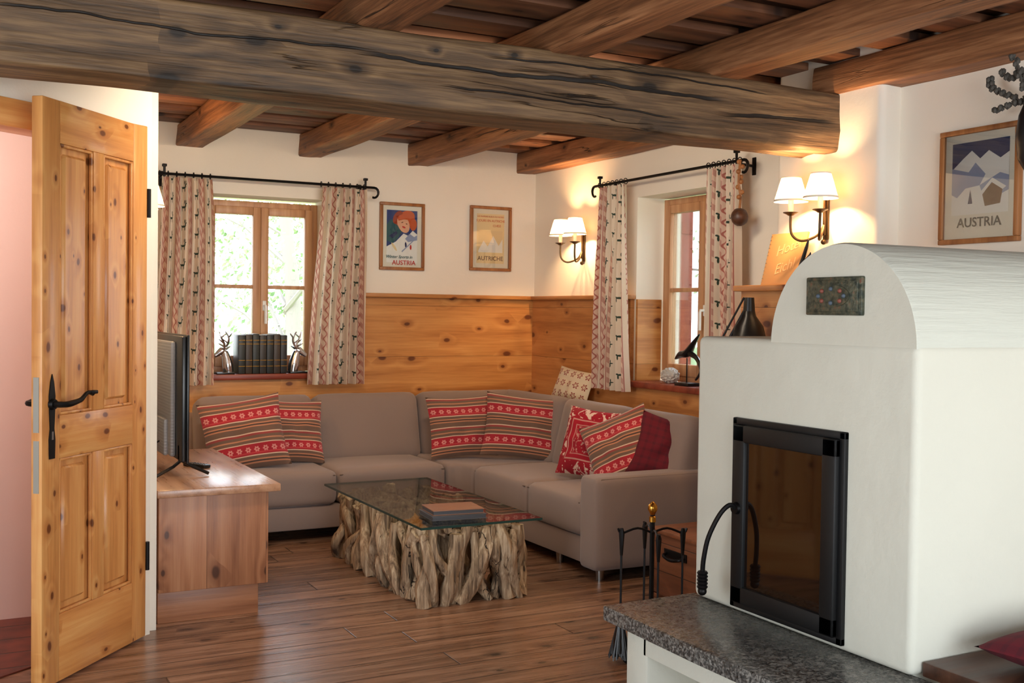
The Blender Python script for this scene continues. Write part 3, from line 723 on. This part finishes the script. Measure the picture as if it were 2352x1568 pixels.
# ------------------------------------------------------------------ stove
b=MB('masonry_stove')
fx=2.28; fy0,fy1=2.04,2.98; ft=1.33; sl=.449
b.box((fx,fy0,sl),(3.66,fy1,ft),M_fire,.022,None,4)
b.box((fx+.02,fy0+.02,0),(3.66,fy1-.02,sl),M_fire)
t=nb(); n=40; cy,rr_=2.333,.288; hz_=.295
ringsA=[]
for xi in (fx+.004,fx+.02,3.66):
    k=.985 if xi<fx+.01 else 1
    ringsA.append([t.verts.new((xi,cy-math.cos(math.pi*i/n)*rr_*k,ft-.012+math.sin(math.pi*i/n)*hz_*k)) for i in range(n+1)])
for a in range(2):
    for i in range(n): t.faces.new((ringsA[a][i],ringsA[a][i+1],ringsA[a+1][i+1],ringsA[a+1][i]))
bmesh.ops.recalc_face_normals(t,faces=t.faces[:]); b.add(t,M_barrel)
t=nb(); f=t.faces.new([t.verts.new((fx+.004,cy-math.cos(math.pi*i/n)*rr_*.985,ft-.012+math.sin(math.pi*i/n)*hz_*.985)) for i in range(n+1)]); b.add(t,M_fire)
M_plq=mat('plaque_bronze',lambda g:dict(color=g.ramp(g.noise(g.comb(*g.co()),60,3),[(.35,C(48,56,48)),(.6,C(92,92,74)),(.75,C(120,78,60))]),rough=.45,metal=.35,bump=g.noise(g.comb(*g.co()),90,3),bstr=.6,bdist=.004))
py0,py1,pz0,pz1=2.235,2.455,1.405,1.515
b.box((fx-.008,py0,pz0),(fx+.01,py1,pz1),M_plq,.004); b.box((fx-.012,py0+.012,pz0+.01),(fx-.006,py1-.012,pz1-.01),M_plq,.002)
b.prism(ell(0,0,.07,.032,24),0,.004,M_plq,frame((fx-.012,(py0+py1)/2,(pz0+pz1)/2),(0,-1,0),(0,0,1),(-1,0,0)))
for i in range(8):
    a=i*math.pi/4; b.ball((fx-.016,(py0+py1)/2+.05*math.cos(a),(pz0+pz1)/2+.02*math.sin(a)),.007,plain('rosette_%d'%i,C(130,70,56) if i%2 else C(76,88,100),.5),None,2)
dy0,dy1,dz0,dz1=2.28,2.77,.468,1.075
def dfr(x0,x1,m,mm,bv):
    b.box((x0,dy0+m,dz0+m),(x1,dy0+m+mm,dz1-m),M_blackm,bv); b.box((x0,dy1-m-mm,dz0+m),(x1,dy1-m,dz1-m),M_blackm,bv)
    b.box((x0,dy0+m,dz0+m),(x1,dy1-m,dz0+m+mm),M_blackm,bv); b.box((x0,dy0+m,dz1-m-mm),(x1,dy1-m,dz1-m),M_blackm,bv)
dfr(fx-.014,fx+.01,0,.022,.003); dfr(fx-.03,fx+.01,.02,.055,.005)
b.box((fx-.018,dy0+.07,dz0+.07),(fx-.012,dy1-.07,dz1-.07),M_stoveg)
b.cyl((fx-.04,dy1-.045,.79),(fx-.02,dy1-.045,.79),.018,.022,M_iron,16)
hp=[(fx-.035,dy1-.045,.79),(fx-.055,dy1-.04,.80),(fx-.085,dy1-.03,.77),(fx-.115,dy1-.015,.70),(fx-.125,dy1-.005,.63),(fx-.125,dy1,.585)]
b.tube(hp,.008,M_iron,8,None,5)
for i in range(5): b.lathe([(0,-.006),(.014,-.006),(.018,0),(.014,.006),(0,.006)],M_iron,Matrix.Translation((fx-.125,dy1,.583-i*.011)),14)
b.ball((fx-.125,dy1,.525),.015,M_iron,None,2)
hx0=1.99
b.box((hx0,2.83,0),(fx+.05,2.95,.40),M_fire,.01); b.box((hx0,.6,.32),(fx+.05,2.85,.40),M_fire); b.box((hx0,.6,0),(fx+.05,2.0,.33),M_fire); b.box((fx-.02,.6,0),(fx+.03,2.9,.4),M_fire)
b.prism([(1.93,.5),(fx+.03,.5),(fx+.03,3.01),(1.93,3.0),(1.925,2.5),(1.935,1.9)],.40,sl,M_gran,None,.006,2)
b.done()
b=MB('side_bench'); b.box((fx+.035,1.45,.45),(3.6,2.035,.49),M_bench,.005)
for x in (2.38,3.5):
    for y in (1.52,1.95): b.box((x-.03,y-.03,0),(x+.03,y+.03,.45),M_bench,.004)
b.done()
b=MB('plaid_seat_cushion'); b.pillow(.46,.34,.10,M_plaid,None,.05,3,.006); b.done(Matrix.Translation((2.64,1.79,.546))@Matrix.Rotation(.08,4,'Z'))
# ------------------------------------------------------------------ fire tools
b=MB('fireplace_tool_set'); cx_,cy_=2.56,3.62
b.lathe([(0,0),(.11,0),(.11,.012),(.03,.02),(0,.02)],M_iron,Matrix.Translation((cx_,cy_,0)),24)
b.tube([(cx_,cy_,.0),(cx_,cy_,.60)],.010,M_iron,8)
b.lathe([(0,.56),(.014,.565),(.014,.585),(.008,.59),(.012,.60),(.02,.615),(.018,.632),(.006,.645),(0,.648)],M_brass,Matrix.Translation((cx_,cy_,0)),16)
for a,kind in ((2.75,'brush'),(5.85,'shovel'),(4.3,'poker'),(1.2,'tongs')):
    rd=.125
    ex,ey=cx_+rd*math.cos(a),cy_+rd*math.sin(a)
    b.tube([(cx_,cy_,.52),(cx_+.06*math.cos(a),cy_+.06*math.sin(a),.54),(ex,ey,.52),(cx_+(rd+.015)*math.cos(a),cy_+(rd+.015)*math.sin(a),.54)],.005,M_iron,6,None,4)
    b.tube([(ex,ey,.54),(ex,ey,.52),(ex,ey,.43)],[.006,.012,.006],M_iron,8)
    b.tube([(ex,ey,.45),(ex,ey,.12)],.0055,M_iron,4)
    if kind=='brush':
        b.tube([(ex,ey,.16),(ex,ey,.10),(ex,ey,.04)],[.012,.026,.036],M_black,12)
        for i in range(90):
            q=U(0,6.28); r=U(.004,.014); b.tube([(ex+r*math.cos(q),ey+r*math.sin(q),.15),(ex+r*3.4*math.cos(q),ey+r*3.4*math.sin(q),U(.01,.04))],.003,M_black,4)
    elif kind=='shovel': b.box((ex-.04,ey-.004,.03),(ex+.04,ey+.006,.13),M_iron,.003)
    else: b.tube([(ex,ey,.12),(ex+.02,ey,.08),(ex,ey,.05)],.006,M_iron,6)
b.done()
b=MB('wooden_log_crate'); a0,a1,c0,c1=3.16,3.64,4.02,4.47
b.box((a0,c0,.02),(a1,c0+.02,.325),M_crate,.003); b.box((a0,c1-.02,.02),(a1,c1,.325),M_crate,.003); b.box((a0,c0+.02,.02),(a0+.02,c1-.02,.325),M_crs,.003); b.box((a1-.02,c0+.02,.02),(a1,c1-.02,.325),M_crs,.003)
b.box((a0-.015,c0-.015,.325),(a1+.015,c1+.015,.345),M_crate,.004); b.box((a0+.02,c0+.02,.02),(a1-.02,c1-.02,.05),M_crate)
for x in (a0+.03,a1-.03):
    for y in (c0+.03,c1-.03): b.box((x-.03,y-.03,0),(x+.03,y+.03,.03),M_crate,.003)
b.tube([(a0-.005,4.20,.24),(a0-.03,4.21,.23),(a0-.035,4.27,.22),(a0-.03,4.33,.23),(a0-.005,4.34,.24)],.008,M_iron,8,None,4); b.box((a0-.006,4.18,.22),(a0+.001,4.36,.26),M_iron,.002)
b.done()
b=MB('black_desk_lamp'); lx,ly=3.52,4.22
b.lathe([(0,0),(.09,0),(.09,.02),(.02,.035),(0,.035)],M_black,Matrix.Translation((lx-.02,ly,.3455)),24)
b.tube([(lx-.02,ly,.37),(lx-.10,ly+.07,1.19)],.008,M_black,8); b.ball((lx-.10,ly+.07,1.20),.018,M_black,None,2)
b.tube([(lx-.10,ly+.07,1.20),(lx+.02,ly,1.47)],.007,M_black,8); b.tube([(lx-.12,ly+.085,1.22),(lx,ly+.015,1.49)],.005,M_black,8)
b.cyl((lx+.02,ly,1.42),(lx+.02,ly,1.49),.03,.024,M_black,16)
b.lathe([(.028,1.43),(.035,1.40),(.07,1.35),(.088,1.28),(.09,1.27),(.086,1.275),(.065,1.345),(.03,1.39)],M_black,Matrix.Translation((lx+.02,ly,0)),28)
b.done()
# ------------------------------------------------------------------ books and bookends on sill
b=MB('book_row'); bc=[C(40,42,38),C(58,46,34),C(36,40,36),C(50,44,38),C(34,36,34),C(62,50,40),C(40,38,36)]
x=1.80
for i in range(7):
    w=.048; h=.262+.004*(i%3); m=plain('book_leather_%d'%i,bc[i],.45)
    b.box((x,YB-.055,oz0+.0005),(x+w-.002,YB+.10,oz0+h),m,.006); b.box((x+.004,YB-.04,oz0+h-.004),(x+w-.006,YB+.098,oz0+h+.001),M_pages)
    for zz in (.05,.09,.2,.225): b.box((x+.002,YB-.0565,oz0+zz),(x+w-.004,YB-.054,oz0+zz+.004),M_brass)
    x+=w
b.done()
def bookend(x,s):
    b=MB('deer_bookend'); y=YB-.01; z=oz0
    b.box((x-.06,y-.055,z),(x+.06,y+.06,z+.012),M_black,.002)
    b.tube([(x-s*.03,y,z+.01),(x-s*.022,y,z+.06),(x-s*.012,y,z+.11),(x+s*.0,y,z+.15)],[.034,.038,.03,.023],M_silver,12,None,4)
    b.tube([(x-s*.012,y,z+.16),(x+s*.015,y,z+.155),(x+s*.05,y,z+.13),(x+s*.065,y,z+.12)],[.018,.026,.016,.012],M_silver,12,None,4)
    for q in (-1,1):
        b.tube([(x-s*.01,y+q*.014,z+.17),(x-s*.03,y+q*.04,z+.185)],[.010,.003],M_silver,8)
        A=[(x,y+q*.01,z+.165),(x-s*.012+q*.02,y+q*.03,z+.205),(x-s*.005+q*.035,y+q*.045,z+.245),(x+s*.012+q*.03,y+q*.045,z+.285)]
        b.tube(A,[.008,.008,.007,.004],M_silver,8,None,4)
        b.tube([A[1],(x+s*.025+q*.02,y+q*.035,z+.235)],[.007,.003],M_silver,6); b.tube([A[2],(x-s*.035+q*.03,y+q*.05,z+.275)],[.007,.003],M_silver,6); b.tube([(x-s*.003,y+q*.015,z+.18),(x+s*.035,y+q*.02,z+.205)],[.006,.003],M_silver,6)
    b.done()
bookend(1.715,-1); bookend(2.215,1)
b=MB('carved_stone_ornament'); b.ball((4.15,5.70,oz0+.048),(.055,.065,.05),plain('silvery_stone',C(190,184,176),.5),None,4,.25,5); b.done()
b=MB('black_bird_sculpture'); y=5.46; x=4.10
b.box((x-.05,y-.08,oz0),(x+.05,y+.06,oz0+.02),M_black,.003); b.cyl((x,y,oz0+.02),(x,y,oz0+.17),.004,.004,M_iron,8)
b.tube([(x,y+.12,oz0+.16),(x,y+.06,oz0+.19),(x,y,oz0+.20),(x,y-.06,oz0+.26),(x,y-.12,oz0+.32)],[.006,.03,.034,.02,.005],M_black,10,None,5,True,None,.7)
b.tube([(x,y-.03,oz0+.2),(x,y-.10,oz0+.17),(x,y-.14,oz0+.10),(x,y-.09,oz0+.04)],[.02,.014,.01,.006],M_black,8,None,4); b.done()
# notebook on ledge
M_kraft=plain('kraft_card',C(210,156,98),.7)
b=MB('spiral_notebook')
Mx=frame((3.69,4.185,1.556),(0,-1,0),(.96,0,-.26),(.26,0,.96))
b.box((-.13,0,0),(.13,.012,.27),M_kraft,.001,Mx); b.box((-.127,.002,.003),(.128,.010,.268),M_pages,0,Mx)
for i in range(13):
    z=.015+i*.02; b.tube([(-.122+.006*math.cos(a),.006+.012*math.sin(a),z) for a in [k*.7 for k in range(9)]],.0012,M_steel,5,Mx)
K_gold=pcol('ink_light_gold',C(232,188,134))
for s_,z,o_ in (('Hotel',.17,.02),('Eichl',.07,.02)): b.text(s_,.075,Mx@frame((o_,-.0015,z),(.96,0,.26),(-.26,0,.96),(0,-1,0)),K_gold,'CENTER',.0003,.35)
b.done()
b=MB('black_antler_sculpture'); x,y,z=3.68,4.00,1.556
b.box((x-.03,y-.03,z-.001),(x+.03,y+.03,z+.012),M_black,.002)
b.tube([(x,y,z+.01),(x,y+.015,z+.07),(x,y+.0,z+.12),(x,y-.02,z+.17),(x,y-.035,z+.21)],[.012,.014,.01,.009,.003],M_black,8,None,5)
b.tube([(x,y+.01,z+.09),(x,y-.04,z+.13),(x,y-.05,z+.15)],[.009,.007,.002],M_black,8,None,4); b.done()
# dried plant in wall vase, top right
b=MB('wall_vase_with_dried_vine'); x,y=3.80,2.865
M_vase=plain('dark_vase',C(34,32,34),.4,.3); M_vine=plain('dried_vine',C(78,74,68),.8)
b.lathe([(0,1.98),(.025,1.985),(.05,2.03),(.06,2.12),(.05,2.2),(.03,2.25),(.038,2.275),(.03,2.27),(.024,2.24),(0,2.22)],M_vase,Matrix.Translation((x,y,0)),24)
b.box((x,y-.01,2.1),(3.92,y+.01,2.13),M_iron,.002); b.box((3.91,y-.03,2.03),(3.92,y+.03,2.2),M_iron,.002)
for tgt in (((-.02,.03,.34),(-.01,.07,.44),(-.01,.12,.50),(-.01,.15,.60)),((0,.08,.30),(0,.14,.33),(0,.19,.36),(0,.20,.40)),((0,.05,.28),(-.02,.10,.27),(-.02,.16,.26)),((0,-.05,.35),(0,-.1,.48),(0,-.1,.52)),((0,.02,.34),(0,.06,.40),(0,.10,.38),(0,.15,.42))):
    pts=[(x,y,2.22)]+[(x+a,y+c,1.98+d) for a,c,d in tgt]; sp=spl(pts,8)
    b.tube(sp,.005,M_vine,6)
    for i,p_ in enumerate(sp[6:]):
        a=i*1.7; b.ball((p_.x+.010*math.cos(a),p_.y+.010*math.sin(a),p_.z),(.010,.010,.013),M_vine,None,1)
b.done()
# ------------------------------------------------------------------ outside
M_leaf=mat('foliage',lambda g:dict(color=g.ramp(g.noise(g.comb(*g.co()),3,2),[(.35,C(120,146,96)),(.65,C(190,204,156))]),rough=.8))
M_bark=plain('bark',C(140,130,120),.9); M_grass=plain('meadow_grass',C(140,160,104),.95)
b=MB('ground_outside'); b.box((-25,7.9,-.6),(40,60,-.5),M_grass); b.box((4.6,-20,-.6),(40,7.9,-.5),M_grass); b.done()
def tree(x,y,h,cr,nl):
    b=MB('garden_tree'); b.tube([(x,y,-.5),(x+.1,y,h*.3),(x-.05,y,h*.65),(x,y,h)],[.13,.10,.07,.03],M_bark,10,None,4)
    t=nb()
    for k in range(14):
        a=U(0,6.28); z=U(.2,.95)*h; l=cr*U(.4,.9); e=Vector((x+l*math.cos(a),y+l*math.sin(a),z+U(0,.6)))
        b.tube([(x,y,z-.3),((x+e.x)/2,(y+e.y)/2,(z+e.z)/2-.05),e],[.04,.022,.010],M_bark,6)
        for _ in range(nl//14):
            c=e+Vector((random.gauss(0,.38),random.gauss(0,.38),random.gauss(0,.34))); s_=U(.03,.06)
            u=noise.random_unit_vector(); w=u.orthogonal().normalized(); q=u.cross(w)
            t.faces.new([t.verts.new(c+w*s_),t.verts.new(c+q*s_*.5),t.verts.new(c-w*s_),t.verts.new(c-q*s_*.5)])
    b.add(t,M_leaf,None,False); b.done()
tree(3.9,13.5,4.5,1.8,3600); tree(2.6,16.5,5,2.2,3400); tree(10.5,12.5,4.5,1.6,1800); tree(5.4,15.0,3.8,1.6,2200)
# ------------------------------------------------------------------ lights
w=bpy.data.worlds.new('World'); bpy.context.scene.world=w; w.use_nodes=True
g=G(w.node_tree); bg=w.node_tree.nodes['Background']
x,y,z=g.co('Generated')
g.put(bg.inputs[0],g.mix(g.sm(z,-.05,.6),(.92,.96,1.0,1),(.68,.84,1.0,1))); bg.inputs[1].default_value=8.2
def portal(M,sx,sy,name):
    l=bpy.data.lights.new(name,'AREA'); l.shape='RECTANGLE'; l.size=sx; l.size_y=sy; l.cycles.is_portal=True
    o=bpy.data.objects.new(name,l); bpy.context.scene.collection.objects.link(o); o.matrix_world=M
portal(frame(((wx0+wx1)/2,YB+.36,(oz0+oz1)/2),(1,0,0),(0,0,1),(0,1,0)),wx1-wx0,oz1-oz0,'window_portal')
portal(frame((XR+.36,(wy0+wy1)/2,(oz0+oz1)/2),(0,-1,0),(0,0,1),(1,0,0)),wy1-wy0,oz1-oz0,'window_portal')
portal(frame((1.55,-2.21,1.22),(-1,0,0),(0,0,1),(0,-1,0)),3.9,2.15,'window_portal')
portal(frame((-2.41,1.5,1.4),(0,1,0),(0,0,1),(-1,0,0)),2.2,1.8,'window_portal')
def area(name,loc,tgt,sx,sy,pw,col):
    l=bpy.data.lights.new(name,'AREA'); l.shape='RECTANGLE'; l.size=sx; l.size_y=sy; l.energy=pw; l.color=col
    o=bpy.data.objects.new(name,l); bpy.context.scene.collection.objects.link(o); o.location=loc
    d=Vector(tgt)-Vector(loc); o.rotation_euler=d.to_track_quat('-Z','Y').to_euler()
area('added_alcove_fill',(2.3,4.25,2.36),(2.6,6.6,1.3),2.6,.12,44,(1,.82,.62))  # unseen area light added behind the beam to brighten the alcove
hall=bpy.data.lights.new('added_hall_fill','POINT'); hall.energy=36; hall.color=(1,.9,.84); hall.shadow_soft_size=.1  # unseen point light added to brighten the hallway
ho=bpy.data.objects.new('added_hall_fill',hall); ho.location=(-.6,4.7,2.1); bpy.context.scene.collection.objects.link(ho)
# ------------------------------------------------------------------ camera
yaw,pit,rol=math.radians(27.8),math.radians(1.5),math.radians(.75)
F=V(math.sin(yaw)*math.cos(pit),math.cos(yaw)*math.cos(pit),-math.sin(pit)); Rr=V(math.cos(yaw),-math.sin(yaw),0); Uu=Rr.cross(F)
R2=Rr*math.cos(rol)+Uu*math.sin(rol); U2=Uu*math.cos(rol)-Rr*math.sin(rol)
cam=bpy.data.cameras.new('camera'); cam.lens=36*2514/2352; cam.sensor_width=36; cam.sensor_fit='HORIZONTAL'; cam.clip_start=.05
co=bpy.data.objects.new('camera',cam); bpy.context.scene.collection.objects.link(co); co.matrix_world=frame((0,0,1.4),R2,U2,-F)
bpy.context.scene.camera=co
vs=bpy.context.scene.view_settings; vs.view_transform='Standard'; vs.exposure=0.0
